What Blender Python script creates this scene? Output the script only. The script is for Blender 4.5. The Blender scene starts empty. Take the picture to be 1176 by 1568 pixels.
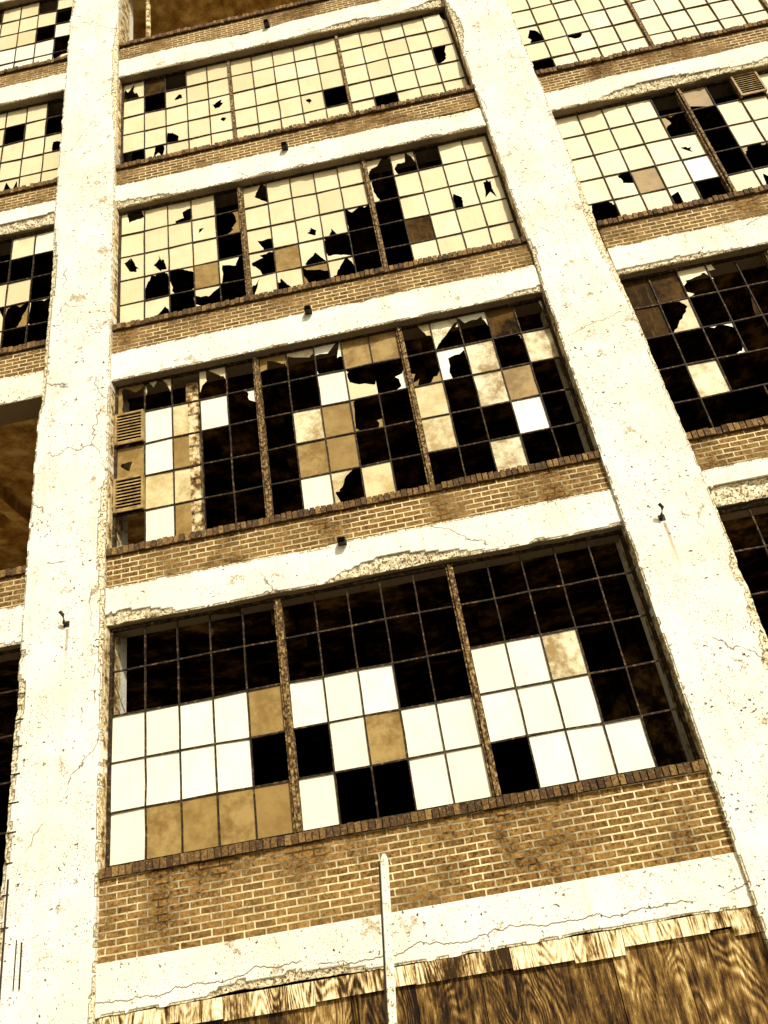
import bpy, math, random
from mathutils import noise, Vector, Matrix
random.seed(7)
W=6.2; XL=-1.023; XR=7.242
LV={1:dict(b=1.85,s=2.70,t=5.352),2:dict(b=5.849,s=6.38,t=9.078),3:dict(b=9.59,s=10.123,t=12.739),
    4:dict(b=13.26,s=13.779,t=16.343),5:dict(b=16.884,s=17.415,t=20.0),6:dict(b=20.53,s=21.05,t=23.65)}
ROOF=25.2
cwL=-XL; cwR=XR-W
BAYS=[(XL-W-cwL-W,XL-W-cwL),(XL-W,XL),(0.0,W),(XR,XR+W),(XR+W+cwR,XR+W+cwR+W)]
COLS=[(BAYS[0][0]-1.05,BAYS[0][0]),(BAYS[0][1],BAYS[1][0]),(XL,0.0),(W,XR),(BAYS[3][1],BAYS[4][0]),(BAYS[4][1],BAYS[4][1]+1.05)]

# ------------------------------------------------------------ materials
def newmat(name):
    m=bpy.data.materials.new(name); m.use_nodes=True
    nt=m.node_tree; b=nt.nodes["Principled BSDF"]
    return m,nt,b
def ramp(nt,src,stops,interp='LINEAR'):
    r=nt.nodes.new("ShaderNodeValToRGB"); r.color_ramp.interpolation=interp
    e=r.color_ramp.elements
    while len(e)<len(stops): e.new(0.5)
    for i,(p,c) in enumerate(stops):
        e[i].position=p; e[i].color=(c[0],c[1],c[2],1) if isinstance(c,tuple) else (c,c,c,1)
    nt.links.new(src,r.inputs[0]); return r.outputs[0]
def noi(nt,vec,scale,detail=4,rough=.6,dist=0):
    n=nt.nodes.new("ShaderNodeTexNoise"); n.inputs["Scale"].default_value=scale
    n.inputs["Detail"].default_value=detail; n.inputs["Roughness"].default_value=rough; n.inputs["Distortion"].default_value=dist
    nt.links.new(vec,n.inputs["Vector"]); return n.outputs["Fac"]
def mix(nt,f,a,b,blend='MIX'):
    m=nt.nodes.new("ShaderNodeMix"); m.data_type='RGBA'; m.blend_type=blend
    for s,v in ((m.inputs[0],f),(m.inputs[6],a),(m.inputs[7],b)):
        if hasattr(v,"links"): nt.links.new(v,s)
        elif isinstance(v,tuple): s.default_value=(v[0],v[1],v[2],1)
        else: s.default_value=v
    return m.outputs[2]
def math_(nt,op,a,b=0.0,clamp=False):
    m=nt.nodes.new("ShaderNodeMath"); m.operation=op; m.use_clamp=clamp
    for s,v in ((m.inputs[0],a),(m.inputs[1],b)):
        if hasattr(v,"links"): nt.links.new(v,s)
        else: s.default_value=v
    return m.outputs[0]
def pos(nt): return nt.nodes.new("ShaderNodeNewGeometry").outputs["Position"]
def mapped(nt,sc,loc=(0,0,0)):
    m=nt.nodes.new("ShaderNodeMapping"); m.inputs["Scale"].default_value=sc; m.inputs["Location"].default_value=loc
    nt.links.new(pos(nt),m.inputs["Vector"]); return m.outputs[0]
def bump(nt,b,h,strength=.5,dist=.01):
    n=nt.nodes.new("ShaderNodeBump"); n.inputs["Strength"].default_value=strength; n.inputs["Distance"].default_value=dist
    nt.links.new(h,n.inputs["Height"]); nt.links.new(n.outputs[0],b.inputs["Normal"])
def sepxyz(nt):
    s=nt.nodes.new("ShaderNodeSeparateXYZ"); nt.links.new(pos(nt),s.inputs[0]); return s.outputs

def mat_concrete(name,base=(.87,.85,.74),speck=0.635,ledge=False):
    m,nt,b=newmat(name); p=pos(nt); L=nt.links; xyz=sepxyz(nt)
    big=noi(nt,p,.9,5,.65); fine=noi(nt,p,38,5,.75); mid=noi(nt,p,7,6,.7)
    col=mix(nt,ramp(nt,big,[(.3,0.0),(.60,1.0)]),(base[0]*.86,base[1]*.82,base[2]*.72),base)
    pit=noi(nt,p,26,2,.5)
    f=math_(nt,'MULTIPLY',ramp(nt,pit,[(speck,0.0),(speck+.02,1.0)]),ramp(nt,mid,[(.47,0.0),(.58,1.0)]))
    col=mix(nt,f,col,(.06,.032,.008))
    fleck=math_(nt,'MULTIPLY',ramp(nt,noi(nt,p,75,2,.6),[(.61,0.0),(.64,.95)]),ramp(nt,noi(nt,p,1.7,4),[(.44,0.0),(.54,1.0)]))
    col=mix(nt,fleck,col,(.13,.075,.022))
    gr=noi(nt,p,3.1,8,.72,.3)
    col=mix(nt,ramp(nt,gr,[(.62,0.0),(.64,.7),(.70,.5)]),col,(.42,.30,.13))
    # speckled soot that rides on the same patches
    soot=math_(nt,'MULTIPLY',ramp(nt,gr,[(.57,0.0),(.63,1.0)]),ramp(nt,noi(nt,p,48,4,.8),[(.54,0.0),(.58,.9)]))
    col=mix(nt,soot,col,(.08,.045,.012))
    st=noi(nt,mapped(nt,(6,6,.30)),1.6,5,.7)
    col=mix(nt,ramp(nt,st,[(.56,0.0),(.74,.42)]),col,(.48,.35,.16))
    for bx,bz in ((-.45,5.40),(6.62,5.27)):
        dx=math_(nt,'ABSOLUTE',math_(nt,'SUBTRACT',xyz[0],bx+.01))
        a=ramp(nt,math_(nt,'ADD',dx,math_(nt,'MULTIPLY',math_(nt,'SUBTRACT',fine,.5),.03)),[(.008,1.0),(.028,0.0)])
        zz=math_(nt,'SUBTRACT',bz,xyz[2]); zr=ramp(nt,zz,[(0.0,0.0),(.01,.8),(.30,.45),(.6,0.0)])
        col=mix(nt,math_(nt,'MULTIPLY',a,zr),col,(.30,.16,.04))
    v=nt.nodes.new("ShaderNodeTexVoronoi"); v.feature='DISTANCE_TO_EDGE'; v.inputs["Scale"].default_value=.42
    dn=nt.nodes.new("ShaderNodeTexNoise"); dn.inputs["Scale"].default_value=5; dn.inputs["Detail"].default_value=5; L.new(p,dn.inputs["Vector"])
    a=nt.nodes.new("ShaderNodeVectorMath"); a.operation='MULTIPLY_ADD'; L.new(dn.outputs["Color"],a.inputs[0]); a.inputs[1].default_value=(.22,.22,.22); L.new(p,a.inputs[2])
    L.new(a.outputs[0],v.inputs["Vector"])
    c=ramp(nt,v.outputs["Distance"],[(.0015,1.0),(.0035,0.0)])
    c=math_(nt,'MULTIPLY',c,ramp(nt,noi(nt,p,1.0,3),[(.51,0.0),(.55,1.0)]))
    col=mix(nt,c,col,(.08,.045,.012))
    if ledge:
        cz=nt.nodes.new("ShaderNodeCombineXYZ"); L.new(xyz[0],cz.inputs[0])
        l1=math_(nt,'MULTIPLY',math_(nt,'SUBTRACT',noi(nt,cz.outputs[0],.9,7,.62),.5),.55)
        dd=math_(nt,'ABSOLUTE',math_(nt,'SUBTRACT',xyz[2],math_(nt,'ADD',l1,1.53)))
        c=math_(nt,'MULTIPLY',ramp(nt,dd,[(.003,1.0),(.0065,0.0)]),ramp(nt,noi(nt,cz.outputs[0],1.1,2),[(.40,0.0),(.44,1.0)]))
        col=mix(nt,c,col,(.05,.028,.008))
    at=nt.nodes.new("ShaderNodeAttribute"); at.attribute_name="chip_shade"
    agg=ramp(nt,noi(nt,p,34,4,.8),[(.39,(.04,.022,.006)),(.44,(.26,.17,.06)),(.49,(.70,.58,.34)),(.56,(.86,.80,.60))])
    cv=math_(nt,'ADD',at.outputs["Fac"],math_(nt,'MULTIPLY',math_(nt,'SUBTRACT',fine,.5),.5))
    col=mix(nt,ramp(nt,cv,[(.55,0.0),(.7,1.0)]),col,agg)
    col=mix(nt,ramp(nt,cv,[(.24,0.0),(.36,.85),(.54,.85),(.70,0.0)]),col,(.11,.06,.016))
    L.new(col,b.inputs["Base Color"]); b.inputs["Roughness"].default_value=.9; b.inputs["Specular IOR Level"].default_value=.2
    h=math_(nt,'ADD',math_(nt,'MULTIPLY',fine,.6),mid); bump(nt,b,h,.6,.012)
    return m
M={}
M["conc"]=mat_concrete("painted_concrete")
M["ledge"]=mat_concrete("ledge_concrete",speck=.61,ledge=True)

def mat_brick(name):
    m,nt,b=newmat(name); L=nt.links; p=pos(nt)
    s=sepxyz(nt); c=nt.nodes.new("ShaderNodeCombineXYZ")
    wob=noi(nt,p,4,3)
    L.new(math_(nt,'ADD',math_(nt,'ADD',s[0],s[1]),math_(nt,'MULTIPLY',noi(nt,p,9,2),.012)),c.inputs[0]); L.new(math_(nt,'ADD',s[2],math_(nt,'MULTIPLY',wob,.014)),c.inputs[1])
    t=nt.nodes.new("ShaderNodeTexBrick"); L.new(c.outputs[0],t.inputs["Vector"])
    t.inputs["Scale"].default_value=1; t.inputs["Brick Width"].default_value=.215; t.inputs["Row Height"].default_value=.0685
    t.inputs["Mortar Size"].default_value=.0084; t.inputs["Mortar Smooth"].default_value=.12; t.inputs["Bias"].default_value=-.1
    t.inputs["Color1"].default_value=(.26,.135,.032,1); t.inputs["Color2"].default_value=(.12,.055,.010,1)
    mz=noi(nt,p,1.0,6,.65)
    mort=mix(nt,ramp(nt,mz,[(.45,0.0),(.54,.55),(.60,1.0)]),(.78,.66,.38),(.03,.015,.004))
    n2=noi(nt,p,30,5,.8); n3=noi(nt,p,11,4,.7)
    bc=mix(nt,ramp(nt,n2,[(.41,.85),(.50,0.0)]),t.outputs["Color"],(.028,.012,.002))
    bc=mix(nt,ramp(nt,n2,[(.56,0.0),(.66,.65)]),bc,(.50,.34,.12))
    bc=mix(nt,ramp(nt,n3,[(.57,0.0),(.65,.5)]),bc,(.38,.24,.08))
    mf=math_(nt,'MULTIPLY',t.outputs["Fac"],ramp(nt,noi(nt,p,16,4,.75),[(.36,.35),(.46,1.0)]))
    bc=mix(nt,mf,bc,mort)
    col=mix(nt,ramp(nt,noi(nt,p,.8,4),[(.35,.22),(.55,0.0)]),bc,(.40,.25,.085))
    L.new(col,b.inputs["Base Color"]); b.inputs["Roughness"].default_value=.9; b.inputs["Specular IOR Level"].default_value=.2
    h=math_(nt,'SUBTRACT',math_(nt,'MULTIPLY',n2,.35),t.outputs["Fac"]); bump(nt,b,h,1,.014)
    return m
M["brick"]=mat_brick("brick_panel")
def mat_simple(name,stops,scale=8,rough=.8,bs=.3,det=5,sc=(1,1,1),metal=0,spec=.3):
    m,nt,b=newmat(name); v=mapped(nt,sc); n=noi(nt,v,scale,det,.7)
    nt.links.new(ramp(nt,n,stops),b.inputs["Base Color"]); b.inputs["Roughness"].default_value=rough
    b.inputs["Metallic"].default_value=metal; b.inputs["Specular IOR Level"].default_value=spec
    if bs: bump(nt,b,n,bs,.01)
    return m
def mat_rowlock():
    m,nt,b=newmat("rowlock_brick"); p=pos(nt)
    at=nt.nodes.new("ShaderNodeAttribute"); at.attribute_name="rnd"
    c=ramp(nt,at.outputs["Fac"],[(0.0,(.05,.022,.005)),(.5,(.14,.07,.016)),(1.0,(.28,.16,.045))])
    n=noi(nt,p,34,5,.8)
    c=mix(nt,ramp(nt,n,[(.38,.9),(.5,0.0)]),c,(.02,.01,.003)); c=mix(nt,ramp(nt,n,[(.57,0.0),(.66,.6)]),c,(.50,.35,.13))
    nt.links.new(c,b.inputs["Base Color"]); b.inputs["Roughness"].default_value=.9; bump(nt,b,n,.8,.01); return m
M["rowlock"]=mat_rowlock()
M["mortar"]=mat_simple("dark_mortar",[(.4,(.02,.01,.003)),(.6,(.09,.05,.014))],20,.9,.3)
M["steel"]=mat_simple("rusty_steel_sash",[(.42,(.008,.004,.001)),(.55,(.035,.018,.005)),(.66,(.20,.12,.04))],20,.75,.4)
M["mull"]=mat_simple("mullion_rust",[(.40,(.015,.007,.002)),(.50,(.11,.055,.013)),(.62,(.42,.29,.11))],26,.8,.6)
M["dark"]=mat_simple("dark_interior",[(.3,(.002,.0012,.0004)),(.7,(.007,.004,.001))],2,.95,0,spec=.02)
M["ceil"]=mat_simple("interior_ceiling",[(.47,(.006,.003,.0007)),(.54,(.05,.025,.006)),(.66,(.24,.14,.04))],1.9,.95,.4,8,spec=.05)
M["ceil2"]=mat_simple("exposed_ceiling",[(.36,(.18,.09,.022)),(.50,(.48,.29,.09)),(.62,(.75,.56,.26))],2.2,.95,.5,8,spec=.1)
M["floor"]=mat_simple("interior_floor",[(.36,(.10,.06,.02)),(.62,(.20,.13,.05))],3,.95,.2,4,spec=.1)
M["floor2"]=mat_simple("bounce_floor",[(.36,(.40,.27,.11)),(.62,(.60,.44,.20))],3,.95,.2,4,spec=.1)  # pale tone chosen to bounce sunlight up to the open rooms' ceilings
M["jamb"]=mat_simple("jamb_render",[(.40,(.10,.05,.013)),(.48,(.42,.28,.10)),(.56,(.78,.66,.40))],8,.9,.5)
M["iron"]=mat_simple("old_iron",[(.35,(.008,.004,.001)),(.7,(.045,.024,.007))],20,.6,.3)
M["vent"]=mat_simple("vent_metal",[(.35,(.16,.09,.025)),(.6,(.42,.28,.10))],8,.6,.2)
def mat_glass(name,c1,c2,c3,rough=.5,sc=2.6,dirt=.5,spec=.25):
    m,nt,b=newmat(name); L=nt.links; p=pos(nt)
    rnd=nt.nodes.new("ShaderNodeAttribute"); rnd.attribute_name="rnd"
    n=noi(nt,p,sc,8,.72)
    col=mix(nt,ramp(nt,n,[(.40,0.0),(.58,1.0)]),c1,c2)
    col=mix(nt,math_(nt,'MULTIPLY',rnd.outputs["Fac"],.7),col,c3)
    d=ramp(nt,noi(nt,p,40,4,.75),[(.62,0.0),(.68,dirt)])
    col=mix(nt,d,col,(.14,.08,.02))
    run=noi(nt,mapped(nt,(14,1,1.2)),1.3,5,.7)
    col=mix(nt,ramp(nt,run,[(.58,0.0),(.74,dirt*.7)]),col,(.34,.22,.07))
    L.new(col,b.inputs["Base Color"]); b.inputs["Roughness"].default_value=rough
    b.inputs["Specular IOR Level"].default_value=spec
    bump(nt,b,noi(nt,p,3,2),.08,.01)
    return m
M["W"]=mat_glass("pane_sky_white",(.83,.78,.62),(.87,.85,.73),(.80,.74,.55),dirt=.5)  # white base colour stands in for sky reflected in the glass
M["P"]=mat_glass("pane_sky_pale",(.72,.61,.37),(.80,.71,.47),(.62,.50,.27),dirt=.35)  # pale cream painted in place of the sky's reflection on the panes
M["T"]=mat_glass("pane_yellowed",(.20,.12,.032),(.38,.26,.09),(.27,.165,.05),sc=4,spec=.15)
M["C"]=mat_glass("pane_clouded",(.26,.165,.05),(.84,.77,.52),(.60,.46,.20),sc=3.0,spec=.2)
M["D"]=mat_glass("pane_dark",(.012,.006,.0015),(.10,.052,.013),(.03,.016,.004),rough=.7,sc=3,spec=.03)  # dark brown mottled pane tone
def mat_ply(name,light=False):
    m,nt,b=newmat(name); L=nt.links; p=pos(nt)
    at=nt.nodes.new("ShaderNodeAttribute"); at.attribute_name="rnd"
    mp=mapped(nt,(1,1,.30))
    a=nt.nodes.new("ShaderNodeVectorMath"); a.operation='ADD'; L.new(mp,a.inputs[0])
    cx=nt.nodes.new("ShaderNodeCombineXYZ"); L.new(math_(nt,'MULTIPLY',at.outputs["Fac"],37.0),cx.inputs[1]); L.new(cx.outputs[0],a.inputs[1])
    low=noi(nt,a.outputs[0],2.6,1.5,.4)
    rings=math_(nt,'SINE',math_(nt,'MULTIPLY',low,210.0))
    ringmask=ramp(nt,noi(nt,a.outputs[0],2.5,2),[(.40,0.0),(.54,1.0)])
    st=nt.nodes.new("ShaderNodeMapping"); st.inputs["Scale"].default_value=(1,1,.22); L.new(a.outputs[0],st.inputs["Vector"])
    fib=noi(nt,st.outputs[0],48,5,.85)
    patch=noi(nt,a.outputs[0],5,8,.8)
    g=math_(nt,'ADD',math_(nt,'MULTIPLY',math_(nt,'MULTIPLY',rings,ringmask),.085),math_(nt,'ADD',math_(nt,'MULTIPLY',fib,.75),math_(nt,'MULTIPLY',patch,1.2)))
    g=math_(nt,'MULTIPLY',g,.68)
    g=math_(nt,'ADD',g,math_(nt,'MULTIPLY',math_(nt,'SUBTRACT',at.outputs["Fac"],.5),.12))
    if light: stops=[(.55,(.03,.014,.003)),(.61,(.20,.11,.028)),(.67,(.66,.50,.24)),(.77,(.86,.80,.58))]
    else: stops=[(.58,(.010,.004,.001)),(.66,(.07,.034,.007)),(.74,(.20,.11,.026)),(.81,(.42,.28,.095)),(.90,(.80,.68,.40))]
    col=ramp(nt,g,stops)
    L.new(col,b.inputs["Base Color"]); b.inputs["Roughness"].default_value=.85; b.inputs["Specular IOR Level"].default_value=.2; bump(nt,b,g,.6,.008)
    return m
M["ply"]=mat_ply("weathered_plywood"); M["plyl"]=mat_ply("bleached_board",True)
M["post"]=mat_simple("painted_post",[(.34,(.12,.07,.02)),(.42,(.74,.66,.45)),(.5,(.86,.83,.68))],22,.55,.2)
M["ground"]=mat_simple("ground_gravel",[(.35,(.12,.09,.05)),(.65,(.26,.20,.11))],6,.95,.4)
M["pave"]=mat_simple("pavement_concrete",[(.35,(.30,.26,.18)),(.65,(.45,.40,.28))],5,.95,.3)
M["asph"]=mat_simple("asphalt",[(.35,(.04,.035,.026)),(.65,(.07,.06,.045))],30,.95,.3)

# ------------------------------------------------------------ mesh helpers
def empty(name):
    e=bpy.data.objects.new(name,None); bpy.context.collection.objects.link(e); return e
class MB:
    def __init__(s): s.v=[];s.f=[];s.mi=[];s.a=[]
    def quad(s,pts,mi=0,a=0.0):
        i=len(s.v); s.v+=pts; s.f.append(tuple(range(i,i+len(pts)))); s.mi.append(mi); s.a+=[a]*len(pts)
    def box(s,x0,x1,y0,y1,z0,z1,mi=0,a=0.0,j=0.0):
        i=len(s.v)
        P=[(x0,y0,z0),(x1,y0,z0),(x1,y1,z0),(x0,y1,z0),(x0,y0,z1),(x1,y0,z1),(x1,y1,z1),(x0,y1,z1)]
        if j: P=[(a_+random.uniform(-j,j),b_+random.uniform(-j,j),c_+random.uniform(-j,j)) for a_,b_,c_ in P]
        s.v+=P; s.a+=[a]*8
        for f in ((0,1,5,4),(1,2,6,5),(2,3,7,6),(3,0,4,7),(4,5,6,7),(3,2,1,0)):
            s.f.append(tuple(i+k for k in f)); s.mi.append(mi)
    def bar(s,p,q,w,d,mi=0,a=0.0):
        p=Vector(p);q=Vector(q);ax=(q-p).normalized(); up=Vector((0,1,0)) if abs(ax.y)<.9 else Vector((0,0,1))
        u=ax.cross(up).normalized()*w/2; v=ax.cross(u).normalized()*d/2; i=len(s.v)
        for c in (p,q): s.v+=[tuple(c-u-v),tuple(c+u-v),tuple(c+u+v),tuple(c-u+v)]
        s.a+=[a]*8
        for f in ((0,1,5,4),(1,2,6,5),(2,3,7,6),(3,0,4,7),(4,5,6,7),(3,2,1,0)):
            s.f.append(tuple(i+k for k in f)); s.mi.append(mi)
    def tube(s,pts,r,n=12,mi=0):
        rings=[]
        for k,p in enumerate(pts):
            p=Vector(p); d=(Vector(pts[min(k+1,len(pts)-1)])-Vector(pts[max(k-1,0)])).normalized()
            u=d.orthogonal().normalized(); w=d.cross(u); i=len(s.v)
            for t in range(n):
                an=2*math.pi*t/n; s.v.append(tuple(p+u*math.cos(an)*r+w*math.sin(an)*r)); s.a.append(0)
            rings.append(i)
        for a_,b_ in zip(rings,rings[1:]):
            for t in range(n): s.f.append((a_+t,a_+(t+1)%n,b_+(t+1)%n,b_+t)); s.mi.append(mi)
        s.f.append(tuple(rings[-1]+t for t in range(n))); s.mi.append(mi)
        s.f.append(tuple(rings[0]+t for t in reversed(range(n)))); s.mi.append(mi)
    def done(s,name,mats,parent=None,attr="rnd"):
        me=bpy.data.meshes.new(name); me.from_pydata(s.v,[],s.f)
        for m in mats: me.materials.append(m)
        me.polygons.foreach_set("material_index",s.mi)
        at=me.attributes.new(attr,'FLOAT','POINT'); at.data.foreach_set("value",s.a)
        me.update(); o=bpy.data.objects.new(name,me); bpy.context.collection.objects.link(o)
        if parent: o.parent=parent
        return o
building=empty("factory_building")
nz=lambda x,y,z: noise.noise(Vector((x,y,z)))

def rough_slab(name,x0,x1,z0,z1,yf,yb,mat,edges,amp=1.0,res=.04,seed=0,thr=.12,extra=None,soffit_shade=0.0):
    nx=max(2,int((x1-x0)/res)); nzv=max(2,int((z1-z0)/res))
    v=[];f=[];ch=[]
    for j in range(nzv+1):
        z=z0+(z1-z0)*j/nzv
        for i in range(nx+1):
            x=x0+(x1-x0)*i/nx
            X,Y,Z=x,yf,z; c=0
            for e in edges:
                d={'L':x-x0,'R':x1-x,'B':z-z0,'T':z1-z}[e]
                if d>.25: continue
                s=z if e in 'LR' else x
                k=seed*3.7+{'L':1,'R':2,'B':3,'T':4}[e]*9.1
                n1=nz(s*.55,k,.3); n2=nz(s*2.3,k,5.1); n3=nz(s*9,k,8.8); n4=nz(s*24,k,2.2)
                wdt=.002+max(0,n1-thr)*.50*amp+max(0,n2-.12)*.10*amp+n3*.020+n4*.014
                if extra and e==extra[0] and extra[1]<s<extra[2]: wdt+=extra[3]*(.5+n2)+.02*n3
                if e=='T': wdt*=.45
                if wdt>d:
                    t=1-d/max(wdt,.001)
                    dep=min(.07,(.006+wdt*.34)*(.45+.55*t))*(1+.5*nz(x*14,z*14,k))
                    Y=max(Y,yf+dep); c=1.0
                if d<1e-6:
                    off=max(0,n1-thr)*.10*amp+max(0,n2-.15)*.06*amp+.006*n3+.004*n4
                    if e=='L': X=x+off
                    if e=='R': X=x-off
                    if e=='B': Z=z+off
                    if e=='T': Z=z-off*.3
            Y+=.004*nz(x*2.5,z*2.5,seed)+.0015*nz(x*13,z*13,seed)
            v.append((X,Y,Z)); ch.append(c)
    W1=nx+1
    for j in range(nzv):
        for i in range(nx):
            a=j*W1+i; f.append((a,a+1,a+W1+1,a+W1))
    def side(idx,fl):
        if soffit_shade and fl=='z0':
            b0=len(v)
            for q in idx: X,Y,Z=v[q]; v.append((X,Y+.03,Z+.001)); ch.append(soffit_shade)
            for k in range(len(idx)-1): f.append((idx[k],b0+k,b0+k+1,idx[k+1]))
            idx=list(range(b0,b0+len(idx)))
        b=len(v)
        for q in idx:
            X,Y,Z=v[q]
            if fl=='x0': X=x0
            if fl=='x1': X=x1
            if fl=='z0': Z=z0
            if fl=='z1': Z=z1
            v.append((X,yb,Z)); ch.append(soffit_shade if fl=='z0' else 0)  # beam underside gets a dark value here: shade put into the colour
        for k in range(len(idx)-1):
            f.append((idx[k],b+k,b+k+1,idx[k+1]))
    side([j*W1 for j in range(nzv+1)],'x0')
    side([j*W1+nx for j in reversed(range(nzv+1))],'x1')
    side([i for i in reversed(range(nx+1))],'z0')
    side([nzv*W1+i for i in range(nx+1)],'z1')
    me=bpy.data.meshes.new(name); me.from_pydata(v,[],f); me.materials.append(mat)
    at=me.attributes.new("chip_shade",'FLOAT','POINT'); at.data.foreach_set("value",ch)
    me.update(); o=bpy.data.objects.new(name,me); bpy.context.collection.objects.link(o); o.parent=building
    return o

for i,(a,b) in enumerate(COLS):
    near=i in(2,3)
    ex={2:('L',1.9,5.25,.09),3:('R',1.5,5.0,.10)}.get(i)
    rough_slab(f"column_{i+1}",a,b,0.0,ROOF,-.05,.62,M["conc"],"LR",.45,.03 if near else .08,seed=i*1.3+2,thr=.10,extra=ex)
fl=sorted(LV)
sill=MB(); brick=MB(); back=MB(); ceil=MB(); ceil2=MB(); flo=MB()
OPEN={(1,2),(2,5)}
for bi,(a,b) in enumerate(BAYS):
    near=bi in (1,2,3); rs=.03 if near else .1
    for k in fl:
        lo=LV[k]['t']; hi=LV[k+1]['b'] if k+1 in LV else ROOF-.3
        rough_slab(f"floor_beam_{bi+1}_{k}",a,b,lo,hi,0,.45,M["conc"],"BT",1.15,rs,seed=bi*5.1+k*2.3,thr=.07,soffit_shade=.45)
        z0,z1=LV[k]['b'],LV[k]['s']-.10
        brick.box(a,b,.025,.30,z0,z1)
        n=int((b-a)/.072); w=(b-a)/n
        for q in range(n):
            dz=random.gauss(0,.004); dy=random.gauss(0,.006)
            if random.random()<.025: continue
            sill.box(a+q*w+.006,a+(q+1)*w-.006,-.022+dy,.26,z1+.004,z1+.10+dz,0,random.random(),.004)
        sill.box(a,b,-.004,.25,z1+.001,z1+.085,1)
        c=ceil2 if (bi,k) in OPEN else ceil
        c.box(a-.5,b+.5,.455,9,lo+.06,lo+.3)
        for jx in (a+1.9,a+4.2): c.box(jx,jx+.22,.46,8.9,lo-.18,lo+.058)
        if k<=2 or (bi,k) in OPEN: flo.box(a-.3,b+.3,.47,6,LV[k]['s']-.44,LV[k]['s']-.42,1 if (bi,k) in OPEN else 0)  # unseen floor sheets added to throw bounced light onto the ceilings
    rough_slab(f"base_ledge_{bi+1}",a,b,1.404,LV[1]['b'],0,.4,M["ledge"],"B",.6,rs,seed=bi*2.2+40)
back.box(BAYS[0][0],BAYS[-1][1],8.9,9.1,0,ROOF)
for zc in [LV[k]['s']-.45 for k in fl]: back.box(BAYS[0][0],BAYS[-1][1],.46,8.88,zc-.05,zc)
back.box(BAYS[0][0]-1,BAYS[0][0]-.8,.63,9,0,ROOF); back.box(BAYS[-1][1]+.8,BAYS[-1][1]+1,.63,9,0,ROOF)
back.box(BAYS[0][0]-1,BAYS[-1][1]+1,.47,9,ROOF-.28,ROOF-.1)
brick.done("brick_panels",[M["brick"]],building); sill.done("rowlock_sills",[M["rowlock"],M["mortar"]],building)
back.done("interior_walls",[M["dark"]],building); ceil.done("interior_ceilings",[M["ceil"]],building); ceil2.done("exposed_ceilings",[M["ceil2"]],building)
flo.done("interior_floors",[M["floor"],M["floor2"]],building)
rough_slab("parapet",COLS[0][0]-.1,COLS[-1][1]+.1,ROOF-.3,ROOF+.5,-.12,.5,M["conc"],"BT",.6,.1,seed=77)
ic=MB()
for x in [c[0]+.3 for c in COLS]:
    for yy in (3.5,6.5): ic.box(x,x+.5,yy,yy+.5,0,ROOF-.3)
ic.done("interior_columns",[M["ceil"]],building)
ip=MB()
ip.tube([(.38,.5,17.0),(.38,.5,20.0)],.05); ip.box(.98,1.16,.30,.33,6.35,9.0)
ip.done("interior_fittings",[M["jamb"]],building)

# ------------------------------------------------------------ windows
S={}
S[2,1]=["KKKKKKKKKKKKKKK","KKKKKKKKKKKKKKK","WWWWTWWWKKWWCKK","WWWWKKWTWWWWWKK","WTTTTWKKWWKWWWK"]
S[2,2]=["JJKJJJJJTTJJJDJ","VWHWJKKWJJJJCJC","BWHKKKCTJKCKCTK","VCHKKKTTKKCKKWK","JWHKKKWJCKKKCKK"]
S[2,3]=["BPBPKBPPPPJJKPP","PPPBJPPPPPJPPPP","BBPPKBPBBJKPPBB","PJJTJBTBJKKDPPP","PBJJKBJJJKKPPPP"]
S[2,4]=["BDKPPPPPPPPPPPB","PKBPPPPPPPPPPPP","PPPPBPPPPPPPPPB","PPBPBPPPBKPPPPP","KBPPPPPPPPPKPPP"]
S[3,4]=["PPPPPPPPPPPPPPP","PPPPPPTPPPPPPPP","BPPPPPPPPPPBPPP","PPBPPPPPPPPPPPP","KPBPPPPPPPPPPPP"]
S[3,3]=["PPPPKJKVPPPPPPP","PPPPJKPPPPPBPPP","PPPPBKPPPPPPPPP","PBTPWKJPPPPPPPP","JPPBKPBKPPPPPPP"]
S[3,2]=["DDJJKDDJJJKKKKK","DJJKKKKJDDKKKKK","KKJKKKKKKKKTKKK","KCKKKKKKTKKKKKK","KKKKKKKKKKKKKKK"]
S[3,1]=["KKKKKKKKKKKKKKK"]*5
S[1,5]=["KKKKKKKKKKKPPKP","PPPPPPPPPPPPPPK","PPPPPPPPPPPPPKW","PPPPPPPPPPPWWWK","PPPPPPPPPPPWWWB"]
S[1,4]=["PPPPPPPPPPPPPPK","PPPPPPPPPPPPKPK","PPPPPPPPPPPPPPB","PPPPPPPPPPPPPPP","PPPPPPPPPPPPBPP"]
S[1,3]=["PPPPPPPPPPPPKPW","PPPPPPPPPPPKKKK","PPPPPPPPPPPPPPK","PPPPPPPPPPPPBJJ","PPPPPPPPPPPPPKK"]
S[1,1]=["KKKKKKKKKKKKKKK"]*5
YW=.17
MI={"W":0,"P":1,"T":2,"D":3,"C":4}; PM=[M[k] for k in "WPTDC"]
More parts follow.
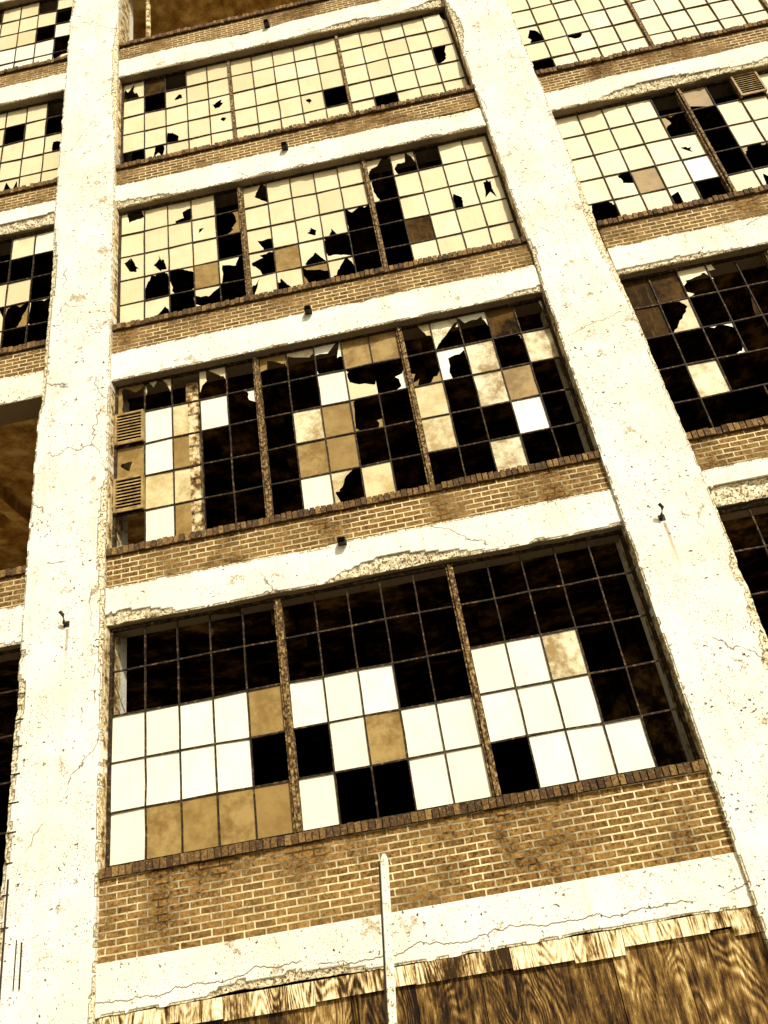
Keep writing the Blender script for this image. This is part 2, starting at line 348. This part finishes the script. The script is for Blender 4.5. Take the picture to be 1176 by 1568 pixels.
def pane(mb,x0,x1,z0,z1,typ,mi,top=False,big=1.0):
    a=random.random(); ty=random.uniform(-.008,.008); tz=random.uniform(-.010,.010)
    cx,cz=(x0+x1)/2,(z0+z1)/2
    def Yf(x,z): return YW+.004+(x-cx)/(x1-x0)*ty+(z-cz)/(z1-z0)*tz
    if typ=="full":
        mb.quad([(x0,Yf(x0,z0),z0),(x1,Yf(x1,z0),z0),(x1,Yf(x1,z1),z1),(x0,Yf(x0,z1),z1)],mi,a); return
    w,h=x1-x0,z1-z0
    if typ=="B":
        e=random.random()
        if e<.35: hx,hz=x0+random.uniform(.3,.7)*w,z0+random.uniform(.3,.7)*h; rm=random.uniform(.12,.32)*w
        elif e<.7: hx,hz=x0+random.uniform(.2,.8)*w,random.choice([z0+.04*h,z1-.04*h]); rm=random.uniform(.35,.65)*w
        else: hx,hz=random.choice([x0+.05*w,x1-.05*w]),random.choice([z0+.08*h,z1-.08*h,cz]); rm=random.uniform(.4,.8)*w
    else:
        hx=cx+random.uniform(-.30,.30)*w; hz=(z0+random.uniform(.05,.30)*h) if top else cz+random.uniform(-.32,.32)*h; rm=random.uniform(.75,1.05)*w*big
    angs=[math.atan2(zz-hz,xx-hx) for xx in (x0,x1) for zz in (z0,z1)]
    nc=random.randint(10,16) if typ=="J" else random.randint(6,10)
    ctrl=sorted(random.uniform(-math.pi,math.pi) for _ in range(nc))
    cr=[rm*random.choice([random.uniform(.55,.8),random.uniform(.8,1.15),random.uniform(1.1,1.75)]) for _ in range(nc)]
    sx_=random.uniform(.8,1.0); sz_=random.uniform(1.0,1.5)
    cp=[(math.cos(t)*r*sx_,math.sin(t)*r*sz_) for t,r in zip(ctrl,cr)]
    cp=sorted(cp,key=lambda q:math.atan2(q[1],q[0]))
    def ray(an):
        c,s=math.cos(an),math.sin(an); best=None
        for q in range(nc):
            (ax,az),(bx,bz)=cp[q],cp[(q+1)%nc]
            ex,ez=bx-ax,bz-az; den=c*ez-s*ex
            if abs(den)<1e-9: continue
            t=(ax*ez-az*ex)/den; u=(ax*s-az*c)/den
            if t>0 and -1e-4<=u<=1.0001: best=t if best is None else min(best,t)
        return best if best is not None else rm*.6
    angs+=[math.atan2(z,x) for x,z in cp]+[-math.pi+2*math.pi*(q+random.random())/22 for q in range(22)]
    angs.sort(); P=[]
    for an in angs:
        c,s=math.cos(an),math.sin(an)
        ro=min(((x1-hx)/c if c>1e-6 else (x0-hx)/c if c<-1e-6 else 9),((z1-hz)/s if s>1e-6 else (z0-hz)/s if s<-1e-6 else 9))
        ri=max(.012,min(ray(an)*random.uniform(.93,1.07),ro)); P.append((c,s,ri,ro))
    for q in range(len(P)):
        c,s,ri,ro=P[q]; c2,s2,ri2,ro2=P[(q+1)%len(P)]
        if ri>=ro-.004 and ri2>=ro2-.004: continue
        pt=lambda c,s,r:(hx+c*r,Yf(hx+c*r,hz+s*r),hz+s*r)
        mb.quad([pt(c,s,ri),pt(c,s,ro),pt(c2,s2,ro2),pt(c2,s2,ri2)],mi,a)
for bi,(a,b) in enumerate(BAYS):
    for k in fl:
        if (bi,k) in OPEN: continue
        z0,z1=LV[k]['s']-.02,LV[k]['t']+.01
        st=S.get((bi,k))
        if st is None:
            st=["".join(random.choice("PPPPPPPBPPJK" if k>2 else "KKKJWTKWPB") for _ in range(15)) for _ in range(5)]
        base="P" if k>=3 else "W"
        g=MB(); fr=MB(); vt=MB()
        mw=.085 if k<4 else .05; x0=a+.03; x1=b-.03; sw=(x1-x0-2*mw)/3; rh=(z1-z0-.05)/5
        fr.box(a+.002,x0+.008,YW-.03,YW+.03,z0,z1,0); fr.box(x1-.008,b-.002,YW-.03,YW+.03,z0,z1,0)
        fr.box(x0+.008,x1-.008,YW-.03,YW+.03,z0,z0+.045,0); fr.box(x0+.008,x1-.008,YW-.03,YW+.03,z1-.03,z1,0)
        for s in range(3):
            sx=x0+s*(sw+mw); cw=sw/5
            if s<2:
                fr.box(sx+sw,sx+sw+mw,YW-.045,YW+.05,z0+.046,z1-.031,1)
                if k<4: fr.box(sx+sw+.028,sx+sw+mw-.028,YW-.075,YW-.046,z0+.047,z1-.032,1)
            tw=.016
            for q in range(1,5):
                x=sx+q*cw
                for r in range(5):
                    if k in(2,3) and st[r][s*5+q] in "KJ" and st[r][s*5+q-1] in "KJ" and random.random()<.10: continue
                    za,zb=z1-r*rh,z1-(r+1)*rh; jj=random.gauss(0,.003)
                    zm=(za+zb)/2
                    fr.bar((x,YW,za),(x+jj,YW,zm),tw,.030,0); fr.bar((x+jj,YW,zm),(x,YW,max(zb,z0+.04)),tw,.030,0)
            for r in range(1,5):
                z=z1-r*rh
                pv=(sx,YW+.001,z+random.gauss(0,.002))
                for q in range(5):
                    nx_=(sx+(q+1)*cw,YW+.001+random.gauss(0,.002),z+random.gauss(0,.004)); fr.bar(pv,nx_,.018,.027,0); pv=nx_
            for r in range(5):
                for q in range(5):
                    t=st[r][s*5+q]; px0=sx+q*cw+.007; px1=sx+(q+1)*cw-.007; pz1=z1-r*rh-.007; pz0=z1-(r+1)*rh+.007
                    if t=="K" and r<3 and k in (1,2) and random.random()<.04: t="S"
                    if t=="H": pane(g,px0,px0+(px1-px0)*.55,pz0,pz1,"full",MI["C" if r%2 else "T"])
                    elif t in MI: pane(g,px0,px1,pz0,pz1,"full",MI[t])
                    elif t=="B": pane(g,px0,px1,pz0,pz1,"B",MI[base if k!=2 else random.choice("TCW")])
                    elif t in "JS": pane(g,px0,px1,pz0,pz1,"J",MI["D" if t=="S" else random.choice(base+base+"T") if k!=2 else random.choice("TWPC")],r==0,1.2 if k==2 else 1.0)
                    elif t=="V":
                        yv=YW-.055
                        vt.box(px0-.01,px1+.01,yv-.02,yv,pz0,pz0+.03);vt.box(px0-.01,px1+.01,yv-.02,yv,pz1-.03,pz1)
                        vt.box(px0-.012,px0+.018,yv-.025,YW+.02,pz0+.001,pz1-.001);vt.box(px1-.018,px1+.012,yv-.025,YW+.02,pz0+.001,pz1-.001)
                        hgt=(pz1-pz0-.07)/9
                        for u in range(9):
                            zz=pz0+.035+u*hgt
                            vt.quad([(px0,yv-.016,zz),(px1,yv-.016,zz),(px1,yv-.006,zz+hgt*.50),(px0,yv-.006,zz+hgt*.50)])
                        vt.box(px0,px1,YW-.02,YW-.01,pz0,pz1,1)
        fr.done(f"window_frame_{bi+1}_{k}",[M["steel"],M["mull"]],building)
        if g.v: g.done(f"window_panes_{bi+1}_{k}",PM,building)
        if vt.v: vt.done(f"louvre_vents_{bi+1}_{k}",[M["vent"],M["dark"]],building)
jm=MB()
for bi,(a,b) in enumerate(BAYS):
    for k in fl:
        jm.box(a-.01,a+.0015,.035,.44,LV[k]['s'],LV[k]['t']-.001); jm.box(b-.0015,b+.01,.035,.44,LV[k]['s'],LV[k]['t']-.001)
jm.done("window_jambs",[M["jamb"]],building)

sc=MB()
for x,k in ((2.95,2),(2.93,3),(2.92,4),(2.9,5)):
    z=LV[k]['b']-.02
    sc.box(x-.05,x+.05,-.10,.02,z-.035,z+.03,0); sc.box(x-.04,x+.04,-.13,-.101,z-.03,z+.02,1)
sc.done("drain_scuppers",[M["iron"],M["dark"]],building)
pb=MB()
for x,z in ((-.45,5.45),(6.62,5.32)):
    pb.tube([(x,0,z),(x-.01,-.10,z+.01),(x+.01,-.17,z+.08),(x-.02,-.19,z+.12)],.02)
    pb.box(x-.035,x+.035,-.062,-.04,z-.03,z+.04)
# conduit remnants on the lower part of the pier
pb.tube([(-.93,-.065,1.2),(-.935,-.065,2.75)],.010); pb.tube([(-.74,-.062,1.75),(-.745,-.062,2.15)],.008); pb.tube([(-.80,-.062,1.75),(-.80,-.062,2.18)],.006)
for q in range(9): 
    z=2.3+q*.3; pb.box(-1.0,-.93+random.uniform(0,.05),-.058,-.044,z,z+.012)
pb.done("conduit_brackets",[M["iron"]],building)

# ------------------------------------------------------------ plywood hoarding
hoard=empty("plywood_hoarding")
pl=MB(); pt=MB()
for bi,(a,b) in enumerate(BAYS):
    x=a+.004
    while x<b-.05:
        w=min(random.choice([.61,.45,.9,.61,.3]),b-.004-x)
        if b-x-w<.2: w=b-.004-x
        y=.055+random.uniform(-.012,.012); tz=1.26+random.uniform(-.03,.03)
        pl.box(x+.004,x+w-.004,y,y+.02,.02,tz,0,random.random(),.003); x+=w
    x=a+.004
    while x<b-.05:
        w=min(random.uniform(.15,.9),b-.004-x)
        if b-x-w<.12: w=b-.004-x
        pt.box(x+.003,x+w-.003,.018+random.uniform(-.008,.004),.036,1.24+random.uniform(-.05,.03),1.400,0,random.random(),.003); x+=w
    pl.box(a,b,.2,.3,.01,1.39,1)
pl.done("sheets",[M["ply"],M["dark"]],hoard); pt.done("top_boards",[M["plyl"]],hoard)

# ------------------------------------------------------------ leaning post
post=empty("metal_post")
mp=MB(); P0=Vector((2.818,-1.0,-.15)); P1=Vector((3.040,-1.0,2.20)); d=(P1-P0).normalized(); s_=d.cross(Vector((0,1,0))).normalized()
if s_.x<0: s_=-s_
def prof(p,sc=1.0):
    pr=[(-.034,-.012),(-.026,-.018),(.026,-.018),(.034,-.012),(.034,.022),(.029,.022),(.029,-.008),(-.029,-.008),(-.029,.022),(-.034,.022)]
    return [tuple(p+s_*(x*sc)+Vector((0,y,0))) for x,y in pr]
secs=[prof(P0),prof(P0+(P1-P0)*.5),prof(P1),prof(P1+d*.05,.72),prof(P1+d*.075,.3)]
n=10
for q in secs: mp.v+=q; mp.a+=[0]*n
for r in range(len(secs)-1):
    for t in range(n): mp.f.append((r*n+t,r*n+(t+1)%n,(r+1)*n+(t+1)%n,(r+1)*n+t)); mp.mi.append(0)
mp.f.append(tuple((len(secs)-1)*n+t for t in range(n))); mp.mi.append(0)
mp.done("channel",[M["post"]],post)
hb=MB()
L=(P1-P0).length; u=.25
while u<L-.05:
    c=P0+d*u; hb.tube([tuple(c+Vector((0,-.0195,0))),tuple(c+Vector((0,-.0185,0)))],.005,8); u+=.1
hb.bar(tuple(P0+d*.2+s_*-.042),tuple(P1+s_*-.042),.016,.04)  # dark strip painted in as the post's shaded left edge
hb.done("bolt_holes_shade_edge",[M["iron"]],post)

# ------------------------------------------------------------ ground
g=MB(); g.quad([(-400,-400,0),(400,-400,0),(400,400,0),(-400,400,0)]); g.done("ground",[M["ground"]])
g=MB(); g.box(-60,60,-3.6,-.06,0.004,.12); g.done("pavement",[M["pave"]])
g=MB(); g.quad([(-200,-14,.004),(200,-14,.004),(200,-3.6,.004),(-200,-3.6,.004)]); g.done("road",[M["asph"]])

# ------------------------------------------------------------ light
w=bpy.data.worlds.new("World"); bpy.context.scene.world=w; w.use_nodes=True; nt=w.node_tree
bg=nt.nodes["Background"]; sky=nt.nodes.new("ShaderNodeTexSky"); sky.sky_type='NISHITA'; sky.sun_disc=False
EL,AZ=38,28
sky.sun_elevation=math.radians(EL); sky.sun_rotation=math.radians(180-AZ); sky.dust_density=4
bw=nt.nodes.new("ShaderNodeRGBToBW"); nt.links.new(sky.outputs[0],bw.inputs[0])
mx=nt.nodes.new("ShaderNodeMix"); mx.data_type='RGBA'; mx.blend_type='MULTIPLY'; mx.inputs[0].default_value=1
nt.links.new(bw.outputs[0],mx.inputs[6]); mx.inputs[7].default_value=(1,.92,.73,1); nt.links.new(mx.outputs[2],bg.inputs[0])
bg.inputs[1].default_value=.13
sl=bpy.data.lights.new("sun","SUN"); sl.energy=4.2; sl.angle=math.radians(1.5); sl.color=(1,.95,.84)
so=bpy.data.objects.new("sun",sl); bpy.context.collection.objects.link(so)
dv=Vector((math.sin(math.radians(AZ))*math.cos(math.radians(EL)),-math.cos(math.radians(AZ))*math.cos(math.radians(EL)),math.sin(math.radians(EL))))
so.rotation_euler=dv.to_track_quat('Z','Y').to_euler(); so.location=(10,-20,20)
# ------------------------------------------------------------ camera
cd=bpy.data.cameras.new("camera"); cam=bpy.data.objects.new("camera",cd); bpy.context.collection.objects.link(cam)
cd.sensor_fit='VERTICAL'; cd.sensor_height=24; cd.lens=1187.3/1568*24; cd.clip_end=2000; cd.clip_start=.05
Rm=Matrix.Rotation(.052,4,'Z')@Matrix.Rotation(2.073,4,'X')@Matrix.Rotation(-.172,4,'Z')
cam.matrix_world=Matrix.Translation((3.932,-8.247,1.6))@Rm
sc_=bpy.context.scene; sc_.camera=cam
sc_.view_settings.view_transform='Standard'; sc_.view_settings.look='None'; sc_.view_settings.exposure=0
